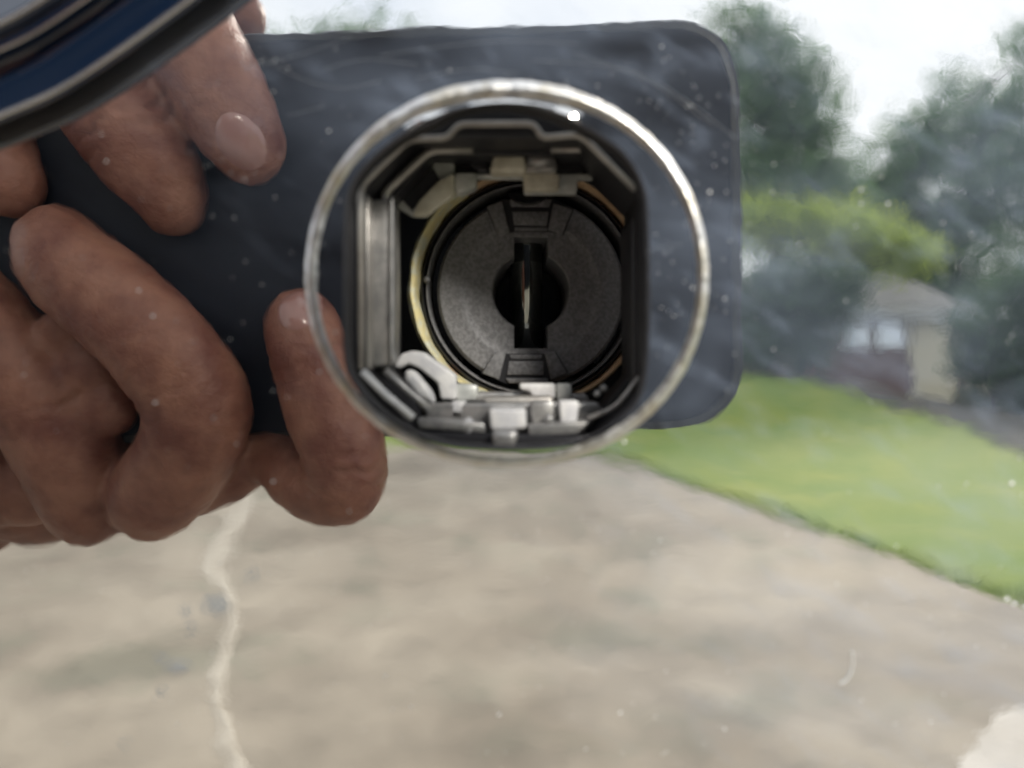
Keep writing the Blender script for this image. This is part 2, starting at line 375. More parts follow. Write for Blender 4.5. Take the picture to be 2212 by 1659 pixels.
prism('latch_stem', [(1060,930),(1122,930),(1112,968),(1066,968)], 0.0062, 0.0095, silver, lb, .0006, 3)
prism('lower_right_block', [(1208,866),(1252,866),(1246,918),(1212,918)], 0.0120, 0.017, lit_clip, hs, .0003, 2)
prism('lower_right_block', [(1146,868),(1196,866),(1198,912),(1150,916)], 0.0125, 0.017, silver, hs, .0003, 2)
prism('lower_wall', [(915,872),(1290,868),(1305,885),(1262,936),(930,932)], 0.0150, 0.019, silver, hs, .0003, 2)
prism('bottom_bar', [(900,903),(1046,914),(1050,936),(905,926)], 0.0095, 0.014, silver, hs, .0003, 2)
prism('bottom_bar', [(1140,918),(1275,910),(1248,938),(1142,942)], 0.0095, 0.014, silver, hs, .0003, 2)
for (u, v, r_) in ((1186,905,11),(1290,850,7),(1304,838,8)):
    c_ = P(u, v, .0075); bm = bmesh.new(); bmesh.ops.create_icosphere(bm, subdivisions=2, radius=px(r_, .009), matrix=Matrix.Translation(c_))
    me = bpy.data.meshes.new('rivet_head'); bm.to_mesh(me); bm.free(); link('rivet_head', me, silver, hs)

# right inner wall, smeared grey plate that hides the right of the lock
prism('right_wall', [(1362,470),(1400,440),(1400,830),(1366,850)], 0.0130, 0.024, black2, hs, .0006, 3)

# brass ring and foam gasket
BC = (1146, 625)
lathe('brass_ring', *BC, [(240,.0345),(241,.0312),(246,.0306),(251,.0312),(252,.0345)], brass, hs, 120)
lathe('foam_gasket', *BC, [(238,.0345),(239,.0305),(243,.0294),(249,.0292),(255,.0297),(259,.0308),(260,.0345)], yellow, hs, 110, 108, 236, .00022)

# ------------------------------------------------------------------ lock cylinder
lk = thing('lock_cylinder', P(*BC, YF), 'round matte black lock cylinder with vertical key slot, deep in the hole', 'lock')
lathe('bezel', *BC, [(237,.045),(237,.0335),(235,.0325),(231,.0322),(229,.0330),(228,.036)], black2, lk, 128)
lathe('bezel_rim', *BC, [(226,.037),(225.5,.0330),(223.5,.0325),(221,.0325),(219.5,.0330),(219,.038)], black, lk, 128)
tube('bezel_nub', [P(922, 602, YF - .0008), P(922, 606, YF - .0012)], px(6, .032), black, lk, 12)
# face disc with the key opening: circle of 82 px and a slot through it
DC = Vector((1147, 629)); rk = 82
def key_r(a):
    """distance from the centre to the opening's edge in px (a: angle, v down)"""
    c, s = math.cos(a), math.sin(a)
    hw, ht, hb = 36, 116, 123
    r_ = rk
    lim = hb if s > 0 else ht
    # slot along v
    if abs(c) < 1e-9: return lim
    rs_ = min(hw / abs(c), lim / max(abs(s), 1e-9))
    if rs_ > r_ : r_ = rs_
    return r_
NS = 720
angs = sorted(set([2 * math.pi * i / NS for i in range(NS)] + [math.atan2(sy * h_, sx * 36) % (2 * math.pi) for sx in (-1, 1) for sy, h_ in ((1, 123), (-1, 116))]))
prof = [(0, YF + .0125, 'k'), (0, YF + .0006, 'k'), (1.2, YF + .0001, 'k'), (3.5, YF, 'k'),
        (132, YF + .0000, 'r'), (143, YF - .00006, 'r'), (148, YF - .00022, 'r'), (153, YF - .00030, 'r'), (158, YF - .00026, 'r'), (176, YF - .00025, 'r'), (196, YF - .0002, 'r'), (201, YF + .0001, 'r'), (204, YF + .0008, 'r'), (205, YF + .006, 'r')]
v2, f2 = [], []; nP = len(prof)
for a in angs:
    kr = key_r(a)
    for (r_, y, t_) in prof:
        rr = kr + r_ if t_ == 'k' else max(r_, kr + 4)
        q = P(DC.x + rr * math.cos(a), DC.y + rr * math.sin(a), YF); v2.append(Vector((q.x, y, q.z)))
for i in range(len(angs)):
    a, b = i * nP, ((i + 1) % len(angs)) * nP
    for j in range(nP - 1): f2.append((a + j, a + j + 1, b + j + 1, b + j))
fo = raw('face_disc', v2, f2, black, lk)
try: fo.data.set_sharp_from_angle(angle=R(30))
except Exception: pass
# raised lugs above and below the slot (each with a dark gap round it)
def lug(pts, h_, nm='lug'):
    prism(nm, pts, (YF - h_) / KD, (YF + .0008) / KD, black, lk, .00012, 2)
def gap(pts):
    prism('lug_recess', pts, (YF - .00058) / KD, (YF - .0002) / KD, black2, lk, 0)
gap([(1072,758),(1096,764),(1176,764),(1200,759),(1229,806),(1190,823),(1180,830),(1098,830),(1080,823),(1039,807)])
lug([(1071,757),(1093,763),(1078,820),(1042,806)], .0011)
lug([(1099,780),(1174,780),(1174,810),(1095,810)], .0009)
lug([(1100,766),(1172,766),(1168,776),(1104,776)], .0008)
lug([(1177,762),(1198,758),(1226,806),(1190,820)], .0011)
lug([(1092,817),(1184,817),(1182,828),(1100,828)], .0009)
gap([(1049,446),(1084,431),(1196,431),(1240,451),(1218,507),(1184,500),(1112,500),(1076,509)])
lug([(1052,446),(1084,434),(1101,502),(1076,508)], .0011)
lug([(1106,456),(1185,457),(1181,487),(1110,486)], .0009)
lug([(1100,430),(1192,430),(1186,447),(1104,446)], .0008)
lug([(1196,438),(1237,452),(1215,506),(1184,496)], .0011)
lug([(1112,490),(1183,490),(1184,498),(1111,498)], .0008)
# semicircular notch at the top rim
notch = [(1100 + 0, 418)] + [(1141 + 45 * math.cos(R(180 - k * 18)), 412 + 30 * math.sin(R(k * 18))) for k in range(11)]
prism('rim_notch', notch[1:], (YF - .0014) / KD, (YF + .001) / KD, gblack, lk, .0001)
# shining rounded core inside the slot
tube('slot_core', [P(1137, v, YF + .0058 + .0026 * ((v - 500) / 260.0) ** 2) for v in range(494, 776, 10)], px(34, YF + .0058), core_m, lk, 48)
box('core_back', lk.location.x - .009, lk.location.x + .009, YF + .0125, YF + .0135, lk.location.z - .011, lk.location.z + .011, gblack, lk)

# ------------------------------------------------------------------ blue-black handle in front of the panel, upper left
C_lip = [(-260,352),(-120,305),(0,260),(133,200),(267,113),(423,0),(560,-105),(700,-220)]
C_out = [(-260,395),(-120,345),(0,300),(120,250),(225,180),(345,95),(450,40),(560,-5),(760,-70)]
def res(c, N=60):
    q = catmull([Vector(k) for k in c], 16); Ls = [0]
    for a, b in zip(q, q[1:]): Ls.append(Ls[-1] + (b - a).length)
    o2 = []
    for i in range(N):
        t = Ls[-1] * i / (N - 1); k = max(j for j in range(len(Ls)) if Ls[j] <= t + 1e-9); k = min(k, len(q) - 2)
        f = (t - Ls[k]) / (Ls[k + 1] - Ls[k]); o2.append(q[k].lerp(q[k + 1], f))
    return o2
lipc, outc = res(C_lip), res(C_out)
def off(c, d):
    o2 = []
    for i in range(len(c)):
        t = (c[min(i + 1, len(c) - 1)] - c[max(i - 1, 0)]).normalized(); nrm = Vector((t.y, -t.x)); o2.append(c[i] + nrm * d)
    return o2
loft = [(off(lipc, 90), -.0002), (off(lipc, 40), -.0006), (off(lipc, 8), -.0010)]
loft += [(off(lipc, -7), -.0016), (off(lipc, -7), -.0021), (off(lipc, 1), -.0025), (off(lipc, 14), -.0024), (off(lipc, 30), -.0017), (off(lipc, 62), -.0012),
         (off(lipc, 105), -.0010), (off(lipc, 125), -.0016), (off(lipc, 135), -.0026), (off(lipc, 142), -.0030), (off(lipc, 150), -.0029), (off(lipc, 160), -.0026), (off(lipc, 170), -.0030), (off(lipc, 180), -.0036), (off(lipc, 192), -.0038), (off(lipc, 206), -.0036), (off(lipc, 320), -.0018), (off(lipc, 520), -.0010), (off(lipc, 560), -.0003)]
v2, f2 = [], []
for c_, y in loft: v2 += [P(p.x, p.y, y) for p in c_]
N = len(lipc)
for a in range(len(loft)):
    b = (a + 1) % len(loft)
    for i in range(N - 1): f2.append((a * N + i, a * N + i + 1, b * N + i + 1, b * N + i))
f2.append(tuple(a * N for a in range(len(loft)))); f2.append(tuple(a * N + N - 1 for a in range(len(loft))))
hd = thing('door_handle', P(150, 60, -.001), 'glossy blue-black curved handle end across the upper left corner', 'handle')
def sub(fl):
    u_ = {}; ff = [tuple(u_.setdefault(k, len(u_)) for k in f) for f in fl]; vv = [None] * len(u_)
    for k, i in u_.items(): vv[i] = v2[k]
    return vv, ff
NI = 20
raw('backing', *sub([f for f in f2 if len(f) == 4 and min(f) < 3 * N]), black2, hd)
raw('shell', *sub([f for f in f2 if len(f) == 4 and min(f) >= 3 * N and not (NI * N <= min(f) and max(f) < (NI + 2) * N)]), paint, hd)
raw('black_inlay', *sub([f for f in f2 if len(f) == 4 and NI * N <= min(f) and max(f) < (NI + 2) * N]), gblack, hd)

highlight_m = mat('ridge_highlight', (0.75, 0.76, 0.74), 0.12, 1.0)  # bright strips added along the handle's ridges to stand for highlights
for dd, yy, rr_ in ((9, -.00262, 4), (141, -.0031, 4), (193, -.0038, 4.5)):
    tube('highlight_strip', [P(q.x, q.y, yy) for q in off(lipc, dd)], px(rr_, yy), highlight_m, hd, 12)

# ------------------------------------------------------------------ dust, droplets and lint on the chrome
dustm = mat('dried_droplet', (0.88, 0.88, 0.88), 0.15, 0.3, 0.8)
bm = bmesh.new()
def speck(u, v, r_, st=1.0, an=0.0):
    p = P(u, v, 0)
    if (p - hc).length < hr(math.atan2(p.z - hc.z, p.x - hc.x)) + .0008: return
    mtx = Matrix.Translation(p) @ Matrix.Rotation(an, 4, 'Y') @ Matrix.Diagonal((r_ * st, r_ * .5, r_, 1))
    bmesh.ops.create_icosphere(bm, subdivisions=1, radius=1.0, matrix=mtx)
for _ in range(520):
    u, v = random.uniform(-60, 2280), random.uniform(-40, 1700)
    if u < 560 and v < 420 - u * .6: continue
    speck(u, v, random.choice([.00003, .00004, .00005, .00006, .00008]), random.uniform(1, 2.2), random.uniform(-.9, -.3))
for _ in range(110):
    t = random.random(); u = random.gauss(1480, 110) ; v = random.uniform(120, 700); speck(u, v, random.uniform(.00002, .00006), random.uniform(1, 1.8), -.6)
for u, v, r_ in ((1348,955,.00016),(1078,1544,.00016),(1340,1540,.00014),(832,1461,.00013),(888,1528,.00012),(2175,1295,.00022),(2190,1305,.0002),(2215,1312,.0002),(330,683,.00014),(300,627,.00013),(1533,415,.00016),(1517,560,.00014),(1860,410,.00013),(1918,440,.00013),(1860,440,.00012),(1565,1575,.00013),(1700,1155,.0001),(2010,1560,.0001),(335,870,.00012),(590,1040,.00012),(1405,580,.00012),(2185,1045,.0002)):
    speck(u, v, r_, 1.25, -.6)
me = bpy.data.meshes.new('dust_specks'); bm.to_mesh(me); bm.free()
tag(link('dust_specks', me, dustm), 'tiny pale dust specks and dried droplets scattered over the chrome', 'dust', kind='stuff')
scr = []
for (pts_) in (((560,120),(650,170),(740,190),(820,175)),((820,120),(960,100),(1100,88),(1250,95)),((1150,130),(1350,150),(1480,215),(1590,300)),((700,150),(790,128),(900,140)),((1240,115),(1400,175),(1540,270)),((900,170),(1010,150),(1120,158)),((1395,545),(1440,530),(1475,528)),((1560,120),(1590,210),(1600,300)),((520,150),(640,120),(760,80)),((1700,1330),(1712,1290)),((620,250),(700,230))):
    q = [P(a.x, a.y, -.00001) for a in catmull([Vector(k) for k in pts_], 8)]; scr.append(q)
v2, f2 = [], []
for q in scr:
    b0 = len(v2); n_ = len(q)
    for i, p in enumerate(q):
        t = (q[min(i + 1, n_ - 1)] - q[max(i - 1, 0)]).normalized(); s_ = Vector((t.z, 0, -t.x)) * .000009
        v2 += [p - s_, p + Vector((0, -.00001, 0)), p + s_]
    for i in range(n_ - 1):
        for j in (0, 1): f2.append((b0 + i * 3 + j, b0 + i * 3 + j + 1, b0 + i * 3 + 4 + j, b0 + i * 3 + 3 + j))
scrm = mat('scratch_burr', (.35, .37, .4), .4)
tag(raw('scratches', v2, f2, scrm), 'fine curved hairline scratches across the chrome', 'scratches', kind='stuff')
lint = tube('lint_fibre', [P(q.x, q.y, -.0001) for q in catmull([Vector(k) for k in ((1842,1408),(1842,1440),(1832,1465),(1815,1478))], 6)], .00008, dustm, None, 6)
tag(lint, 'short curved white lint fibre stuck on the lower right of the chrome', 'lint')

# ------------------------------------------------------------------ phone (seen in the chrome)
PO = CAM - FW * 0.0016                         # its back lies just behind the lens
def onphone(u, v, dy=0.0):
    """reflected ray of pixel u,v hitting the plane of the phone's back (moved dy towards the chrome)"""
    d = ray(u, v); h = CAM + d * (-CAM.y / d.y); r_ = Vector((d.x, -d.y, d.z)); o2 = PO + FW * dy
    return h + r_ * ((o2 - h).dot(FW) / r_.dot(FW))
tr, br = onphone(1600, 38), onphone(1603, 922); tl = onphone(548, 70)
ex = (tr - tl).normalized(); ez = UP; 
org = (tr + br) / 2; Wp = (tr - br).length; Lp = 0.155
ph = thing('smartphone', org, 'dark smartphone held sideways, mirrored behind the lock opening', 'phone')
def rrect(cx_, cz_, w_, h_, r_, n_=10):
    o2 = []
    for sx, sz, a0 in ((1, 1, 0), (-1, 1, 90), (-1, -1, 180), (1, -1, 270)):
        for k in range(n_ + 1):
            a = R(a0 + 90 * k / n_); o2.append((cx_ + sx * (w_ / 2 - r_) + r_ * math.cos(a), cz_ + sz * (h_ / 2 - r_) + r_ * math.sin(a)))
    return o2
upv = FW.cross(ex).normalized() * -1
if upv.z < 0: upv = -upv
def slab(name, outline, y0, y1, m, parent, ed=.0012):
    v, f = [], []; N = len(outline)
    cx_ = sum(p[0] for p in outline) / N; cz_ = sum(p[1] for p in outline) / N
    for y, s in ((y0, 1), (y0, 0), (y0 - .35 * ed * (1 if y0 > y1 else -1), -1), (y1, -1)):
        for a, b in outline:
            k = (1 - ed * 2 / Wp) if s == 1 else (1.0 if s == -1 else 1 - ed * .6 / Wp)
            v.append(org + ex * (cx_ + (a - cx_) * k) + upv * (cz_ + (b - cz_) * k) + FW * (y))
    f.append(tuple(range(N)));
    for r_ in range(3):
        for k in range(N): f.append((r_ * N + k, r_ * N + (k + 1) % N, (r_ + 1) * N + (k + 1) % N, (r_ + 1) * N + k))
    f.append(tuple(3 * N + k for k in range(N)))
    return raw(name, v, f, m, parent, False)
slab('body', rrect(-Lp / 2, 0, Lp, Wp, .0115), 0, -.0078, phone_e, ph)
slab('back_glass', rrect(-Lp / 2, 0, Lp - .003, Wp - .003, .0105), .0003, -.0005, phone_m, ph)
# lens rings around the camera (the camera looks out of the first)
lc_ = (CAM - org); lx, lz = lc_.dot(ex), lc_.dot(upv)
def ringmesh(name, x_, z_, ri, ro, y0, y1, m):
    v, f = [], []; S = 40
    for i in range(S):
        a = 2 * math.pi * i / S
        for r_, y in ((ri, y1), (ri, y0), (ro, y0), (ro, y1)):
            v.append(org + ex * (x_ + r_ * math.cos(a)) + upv * (z_ + r_ * math.sin(a)) + FW * y)
    for i in range(S):
        for j in range(3): a, b = i * 4, ((i + 1) % S) * 4; f.append((a + j, a + j + 1, b + j + 1, b + j))
    return raw(name, v, f, m, ph)
for dx, dz in ((0, 0), (.0, .019), (-.0165, .0095)):
    ringmesh('lens_ring', lx + dx, lz + dz, .0050, .0065, .0012, 0, phone_e)

# ------------------------------------------------------------------ hands (seen in the chrome)
skin = mat('skin', (0.50, 0.27, 0.19), 0.5, 0, 0, .4, .18)
vary(skin, 120, (0.30, 0.142, 0.10), (0.155, 0.054, 0.040), p1=.36, p2=.66, detail=7)
bump(skin, 1500, .00012, 3)
bump(skin, 260, .0006, 5)
nail_m = mat('fingernail', (0.33, 0.175, 0.155), 0.2, 0, .3)
def hand(name, chains, blobs, label, creases=(), vox=.00075, group=None):
    bm = bmesh.new()
    def ball(c, r_, sub=3, sq=None):
        mtx = Matrix.Translation(c)
        if sq: mtx = mtx @ Matrix.Diagonal((*sq, 1))
        bmesh.ops.create_icosphere(bm, subdivisions=sub, radius=r_, matrix=mtx)
    for ch in chains:
        pts = [(M(u, v, Y), r_ * (Y + .068) / FPX) for u, v, Y, r_ in ch]
        ip = catmull([Vector((*p, r_)) for p, r_ in pts], 6)
        # dense samples as swept rings
        vs3, prev = [], None
        for k, q in enumerate(ip): ball(Vector(q[:3]), q[3], 2)
        for a, b in zip(ip, ip[1:]):
            pa, pb = Vector(a[:3]), Vector(b[:3]); d = pb - pa
            if d.length < 1e-6: continue
            mtx = Matrix.Translation((pa + pb) / 2) @ d.to_track_quat('Z', 'Y').to_matrix().to_4x4()
            bmesh.ops.create_cone(bm, cap_ends=True, segments=24, radius1=a[3], radius2=b[3], depth=d.length, matrix=mtx)
    for u, v, Y, r_, sq in blobs: ball(M(u, v, Y), r_ * (Y + .068) / FPX, 3, sq)
    me = bpy.data.meshes.new(name); bm.to_mesh(me); bm.free()
    tmp = bpy.data.objects.new('tmp', me); col.objects.link(tmp)
    md = tmp.modifiers.new('r', 'REMESH'); md.mode = 'VOXEL'; md.voxel_size = vox
    sm = tmp.modifiers.new('s', 'SMOOTH'); sm.factor = .5; sm.iterations = 7
    dg = bpy.context.evaluated_depsgraph_get(); dg.update()
    me2 = bpy.data.meshes.new_from_object(tmp.evaluated_get(dg)); bpy.data.objects.remove(tmp)
    me2.name = name; me2.materials.clear()
    # skin folds: shallow grooves across the finger
    for (u, v, Y, du, dv, offs, depth, reach) in creases:
        c = M(u, v, Y); ax_ = (M(u + du, v + dv, Y) - c).normalized()
        nv = len(me2.vertices); co = np.empty(nv * 3, np.float32); no = np.empty(nv * 3, np.float32)
        me2.vertices.foreach_get('co', co); me2.vertices.foreach_get('normal', no); co = co.reshape(-1, 3); no = no.reshape(-1, 3)
        d = co - np.array(c); dl = np.linalg.norm(d, axis=1); t = d @ np.array(ax_)
        side = d[:, 0] * ax_.z - d[:, 2] * ax_.x
        wv = .0004 * np.sin(side * 700 + u) + .00025 * np.sin(side * 1900 + v)
        g = sum(dep * np.exp(-((t + wv - o3) / .0005) ** 2) * (.6 + .4 * np.sin(side * 500 + o3 * 9000)) for o3, dep in offs)
        g = g * depth * 2.6 * np.clip(1 - (dl / reach) ** 2, 0, 1) * (no[:, 1] > -.2)
        co -= no * g[:, None]; me2.vertices.foreach_set('co', co.reshape(-1)); me2.update()
    return tag(link(name, me2, skin), label, 'hand', group)
def nail(parent, u, v, Y, ang, wpx, hpx, tilt=0, nx=0):
    """curved nail plate; ang: direction of the finger tip in the picture (deg, 0 = down)"""
    bvh = BVHTree.FromPolygons([p.co for p in parent.data.vertices], [tuple(p.vertices) for p in parent.data.polygons])
    c = M(u, v, Y); s = (Y + .068) / FPX; w_, h_ = wpx * s, hpx * s; vv, ff = [], []; NX, NY = 16, 20
    a = R(ang); tip = Vector((math.sin(a), 0, -math.cos(a))); side = Vector((math.cos(a), 0, math.sin(a))); outn = Vector((0, 1, 0))
    top_ = bvh.ray_cast(Vector((c.x, 0, c.z)), Vector((0, -1, 0)))[0].y
    for lay in (0, 1):
        for j in range(NY + 1):
            for i in range(NX + 1):
                x = (i / NX * 2 - 1); y = (j / NY * 2 - 1)
                X = x * w_ * math.sqrt(1 - y * y * (.5 if y < 0 else .38)); Z = y * h_ * math.sqrt(1 - x * x * .5)
                rr_ = min(1, math.sqrt((X / w_) ** 2 + (Z / h_) ** 2)); q_ = c + side * X + tip * Z; hit = bvh.ray_cast(Vector((q_.x, 0, q_.z)), Vector((0, -1, 0)))[0]; yy_ = max(hit.y if hit else -1, top_ - .0042); hit = Vector((q_.x, yy_, q_.z))
                dep = -(X / w_) ** 2 * w_ * .42 - (y ** 2) * h_ * .10 + y * tilt * h_ + x * nx * w_
                vv.append((hit if hit else q_ + outn * dep) + outn * (.00042 * (1 - rr_ ** 4) - .00002 - lay * .0008))
    NN = (NX + 1) * (NY + 1)
    for j in range(NY):
        for i in range(NX):
            q = [j * (NX + 1) + i, j * (NX + 1) + i + 1, (j + 1) * (NX + 1) + i + 1, (j + 1) * (NX + 1) + i]
            ff.append(tuple(q)); ff.append(tuple(k + NN for k in q[::-1]))
    o = raw('fingernail', vv, ff, nail_m, parent); return o

YB = .0605
upper = hand('hand', [
    [(250,-260,.066,120),(330,-80,.062,112),(405,80,.0600,108),(470,195,.0600,103),(520,290,.0605,92),(540,330,.0612,74)],       # index
    [(60,-220,.068,125),(110,-20,.064,120),(195,150,.0615,118),(285,290,.0625,110),(350,390,.0640,92),(372,440,.0650,72)],  # middle
    [(-180,-60,.070,120),(-110,150,.066,112),(-40,310,.064,100),(20,395,.0635,76)],                                        # ring
    [(150,-200,.088,110),(330,-40,.086,95),(450,20,.085,70),(525,35,.085,52)],                                               # thumb behind the phone
    ], [(60,-330,.085,260,(1,1,.9)), (-150,-260,.090,260,(1,1,1)), (250,-330,.085,200,(1,1,1))],
    'hand reaching down from above, nail visible, gripping the phone upper left edge',
    [(420,110,YB,.5,.85,[(-.0005,1),(.0012,.6),(.0042,1.2),(.0056,.7)],.00042,.013),
     (490,235,YB,.5,.85,[(-.0015,.5),(.0,.8),(.0016,.5)],.00032,.009),
     (265,235,YB,.5,.85,[(-.005,.6),(-.0022,1),(.0005,.8),(.0034,1.1),(.006,.7)],.0004,.016)], group='hands holding the phone')
nail(upper, 514, 300, .0537, 20, 50, 56, -.16, .12)

lower = hand('hand', [
    [(330,1075,.0680,98),(400,985,.0640,106),(428,880,.0605,112),(360,765,.0590,112),(245,655,.0600,110),(155,575,.0620,104),(125,530,.0640,92)],   # bent middle finger
    [(190,1085,.0740,98),(160,985,.0700,112),(95,870,.0680,116),(0,760,.0680,118),(-90,640,.0700,112)],   # finger beside it
    [(-30,1045,.0780,105),(-90,940,.0740,118),(-160,860,.0730,120)],
    [(300,1080,.0760,80),(470,1030,.0740,66),(575,985,.0720,58),(665,1040,.0680,78),(738,1050,.0645,90),(745,985,.0620,93),(705,865,.0610,94),(672,765,.0612,90),(650,700,.0622,82)],   # small finger, tip up
    [(-100,430,.078,100),(-40,560,.078,95),(20,640,.078,85)],
    [(380,930,.082,78),(520,945,.084,68),(640,950,.085,52)],                                                                   # thumb behind the phone
    ], [(-160,960,.096,260,(1,1,1)), (80,990,.092,190,(1,.8,1)), (280,1010,.088,140,(1,.8,1)), (-60,1080,.092,130,(1,.8,1)), (225,960,.0760,92,(1,.8,1)), (190,800,.0655,62,(1,.7,1)), (235,880,.0660,66,(1,.7,1)), (130,720,.0655,50,(1,.7,1)), (250,1040,.0740,80,(1,.8,1)), (60,1030,.0790,110,(1,.8,1))],
    'hand curled round the phone from below, one fingertip pointing up beside the lock',
    [(395,850,.0605,-.45,-.85,[(-.003,.5),(0,1),(.002,.8),(.0045,.6)],.00035,.014),
     (330,740,.0600,-.5,-.75,[(-.0015,.5),(.0015,.5)],.0003,.013),
     (110,900,.068,-.4,-.8,[(-.002,.7),(.0005,1),(.003,.6)],.00035,.015),
     (745,1010,.062,-.1,-1,[(-.003,.6),(0,1),(.0028,.8)],.00035,.013),
     (690,800,.061,-.2,-1,[(-.001,.9),(.001,.7),(.0035,.9)],.00035,.011)], group='hands holding the phone')
nail(lower, 634, 668, .0540, 190, 50, 46, -.10, 0)

# ------------------------------------------------------------------ ground
conc = mat('driveway_concrete', (0.40, 0.37, 0.33), 0.85)
n, l, b = nodes(conc)
t, r_ = add_noise(conc, 1.1, (0.25, 0.21, 0.163), (0.37, 0.32, 0.255), p1=.38, p2=.62, detail=8, dist=.6)
t3, r3 = add_noise(conc, 5.0, (0.68, 0.675, 0.67), (1.06, 1.05, 1.04), p1=.27, p2=.58, detail=8)
t4, r4 = add_noise(conc, 2.4, (0.80, 0.86, 0.84), (1, 1, 1), p1=.33, p2=.46, detail=3)
mu = n.new('ShaderNodeMix'); mu.data_type = 'RGBA'; mu.blend_type = 'MULTIPLY'; mu.inputs[0].default_value = .8
l.new(r_.outputs[0], mu.inputs[6]); l.new(r3.outputs[0], mu.inputs[7])
mu2 = n.new('ShaderNodeMix'); mu2.data_type = 'RGBA'; mu2.blend_type = 'MULTIPLY'; mu2.inputs[0].default_value = 1
l.new(mu.outputs[2], mu2.inputs[6]); l.new(r4.outputs[0], mu2.inputs[7]); l.new(mu2.outputs[2], b.inputs['Base Color'])
bump(conc, 60, .004)
grass = mat('lawn_grass', (0.10, 0.17, 0.03), 0.8)
vary(grass, 1.6, (0.15, 0.235, 0.014), (0.25, 0.295, 0.03), p1=.38, p2=.64, detail=8)
bump(grass, 40, .03)
mulch = vary(mat('mulch', (0.06, 0.05, 0.04), .9), 4, (0.045, 0.042, 0.034), (0.10, 0.085, 0.06), detail=8)
mortar = vary(mat('pale_mortar', (0.55, 0.5, 0.45), .9), 14, (0.50, 0.445, 0.37), (0.40, 0.35, 0.285), detail=8)
bump(mortar, 60, .006)

def sstep(t): t = min(1, max(0, t)); return t * t * (3 - 2 * t)
def rise(x, Y): return .74 * sstep((Y - 8) / 6) * sstep((9.5 - x) / 5) * sstep((x + 12) / 8)
def bedx(Y):
    k = [(0, 7.5), (5, 6.3), (7.5, 5.3), (9.4, 5.8), (11, 5.55), (14.2, 4.4), (14.9, -6), (15.2, -60)]
    for (a, xa), (b_, xb) in zip(k, k[1:]):
        if a <= Y <= b_: return xa + (xb - xa) * (Y - a) / (b_ - a)
    return -60
xs = [-80, -40, -20] + [-12 + .3 * i for i in range(108)] + [22, 30, 45, 80]
ys = [-30, -4, -1] + [.3 * i for i in range(1, 100)] + [32, 40, 60, 120]
def ground(name, m, dz, keep):
    idx, v, f = {}, [], []
    def vid(i, j):
        if (i, j) not in idx:
            idx[(i, j)] = len(v); v.append((xs[i], -ys[j], -H + dz + rise(xs[i], ys[j])))
        return idx[(i, j)]
    for i in range(len(xs) - 1):
        for j in range(len(ys) - 1):
            cx_, cy_ = (xs[i] + xs[i + 1]) / 2, (ys[j] + ys[j + 1]) / 2
            if keep(cx_, cy_): f.append((vid(i, j), vid(i + 1, j), vid(i + 1, j + 1), vid(i, j + 1)))
    return tag(raw(name, v, f, m, None, True), kind='structure')
ground('lawn', grass, -.004, lambda x, Y: True)
ge_ = [G(u, v) for u, v in ((2700,1470),(2212,1312),(2050,1250),(1900,1196),(1750,1142),(1600,1088),(1480,1045),(1350,1000),(1250,988),(1180,984),(1090,974),(1000,962),(940,950))]
far = [Vector((-2.5, -9.6, -H)), Vector((-9, -10.5, -H)), Vector((-40, -12, -H)), Vector((-40, 20, -H)), Vector((6, 20, -H)), Vector((6, -.6, -H))]
dv = []
edge_pts = catmull([Vector(p[:]) for p in ge_], 8)
edge_pts = [p + Vector((0, noise.noise(p * 3) * .05, 0)) for p in edge_pts]
dpts = [Vector((6, 20, -H)), Vector((6, edge_pts[0].y, -H))] + edge_pts + far[:4]
tag(raw('driveway', dpts, [tuple(range(len(dpts)))], conc, None, False), kind='structure')
# pale filler in the crack between two slabs
def ragged(name, line, m, z, wn=.3, fr=9):
    v, f = [], []
    q = catmull([Vector(k) for k in line], 30)
    for i, k in enumerate(q):
        a = q[max(i - 1, 0)]; b_ = q[min(i + 1, len(q) - 1)]; c = G(k.x, k.y); A, B = G(a.x, a.y), G(b_.x, b_.y); t = (B - A).normalized(); s = Vector((-t.y, t.x, 0))
        w1 = k.z * (1.1 + wn * noise.noise(c * fr) + .5 * noise.noise(c * 7)); w2 = k.z * (1.1 + wn * noise.noise(c * fr + Vector((9, 3, 1))) + .5 * noise.noise(c * 9))
        for ww, zz in ((-w1, 0), (-w1 * .6, z), (w2 * .6, z), (w2, 0)): v.append(c + s * ww + Vector((0, 0, .001 + zz)))
    for i in range(len(q) - 1):
        for j in range(3): f.append((i * 4 + j, i * 4 + j + 1, (i + 1) * 4 + j + 1, (i + 1) * 4 + j))
    return raw(name, v, f, m, None, True)
cr1 = ragged('crack_filler', [(560,1000,.05),(530,1060,.05),(505,1130,.045),(462,1215,.05),(492,1270,.022),(503,1330,.014),(492,1390,.020),(468,1450,.022),(470,1520,.019),(488,1600,.018),(520,1660,.020),(560,1760,.02)], mortar, .003, .8, 30)
tag(cr1, 'pale ragged mortar line filling the joint in the concrete driveway', 'mortar joint', kind='structure')
pt = []
for (u, v) in ((2072,1665),(2080,1640),(2098,1622),(2112,1590),(2138,1572),(2150,1545),(2180,1530),(2230,1530),(2300,1500),(2400,1560),(2400,1720),(2100,1720)): pt.append(Vector((u, v)))
pq = [G(k.x + 16 * noise.noise(Vector((k.x * .06, k.y * .06, 0))), k.y) + Vector((0, 0, .004)) for k in catmull(pt, 6, True)]
patchm = vary(mat('new_concrete', (.6, .55, .5), .9), 12, (0.60, 0.55, 0.49), (0.50, 0.455, 0.40), detail=8)
tag(raw('concrete_patch', pq, [tuple(range(len(pq)))], patchm, None, False), 'pale concrete patch edge at lower right of the reflected driveway', kind='structure')
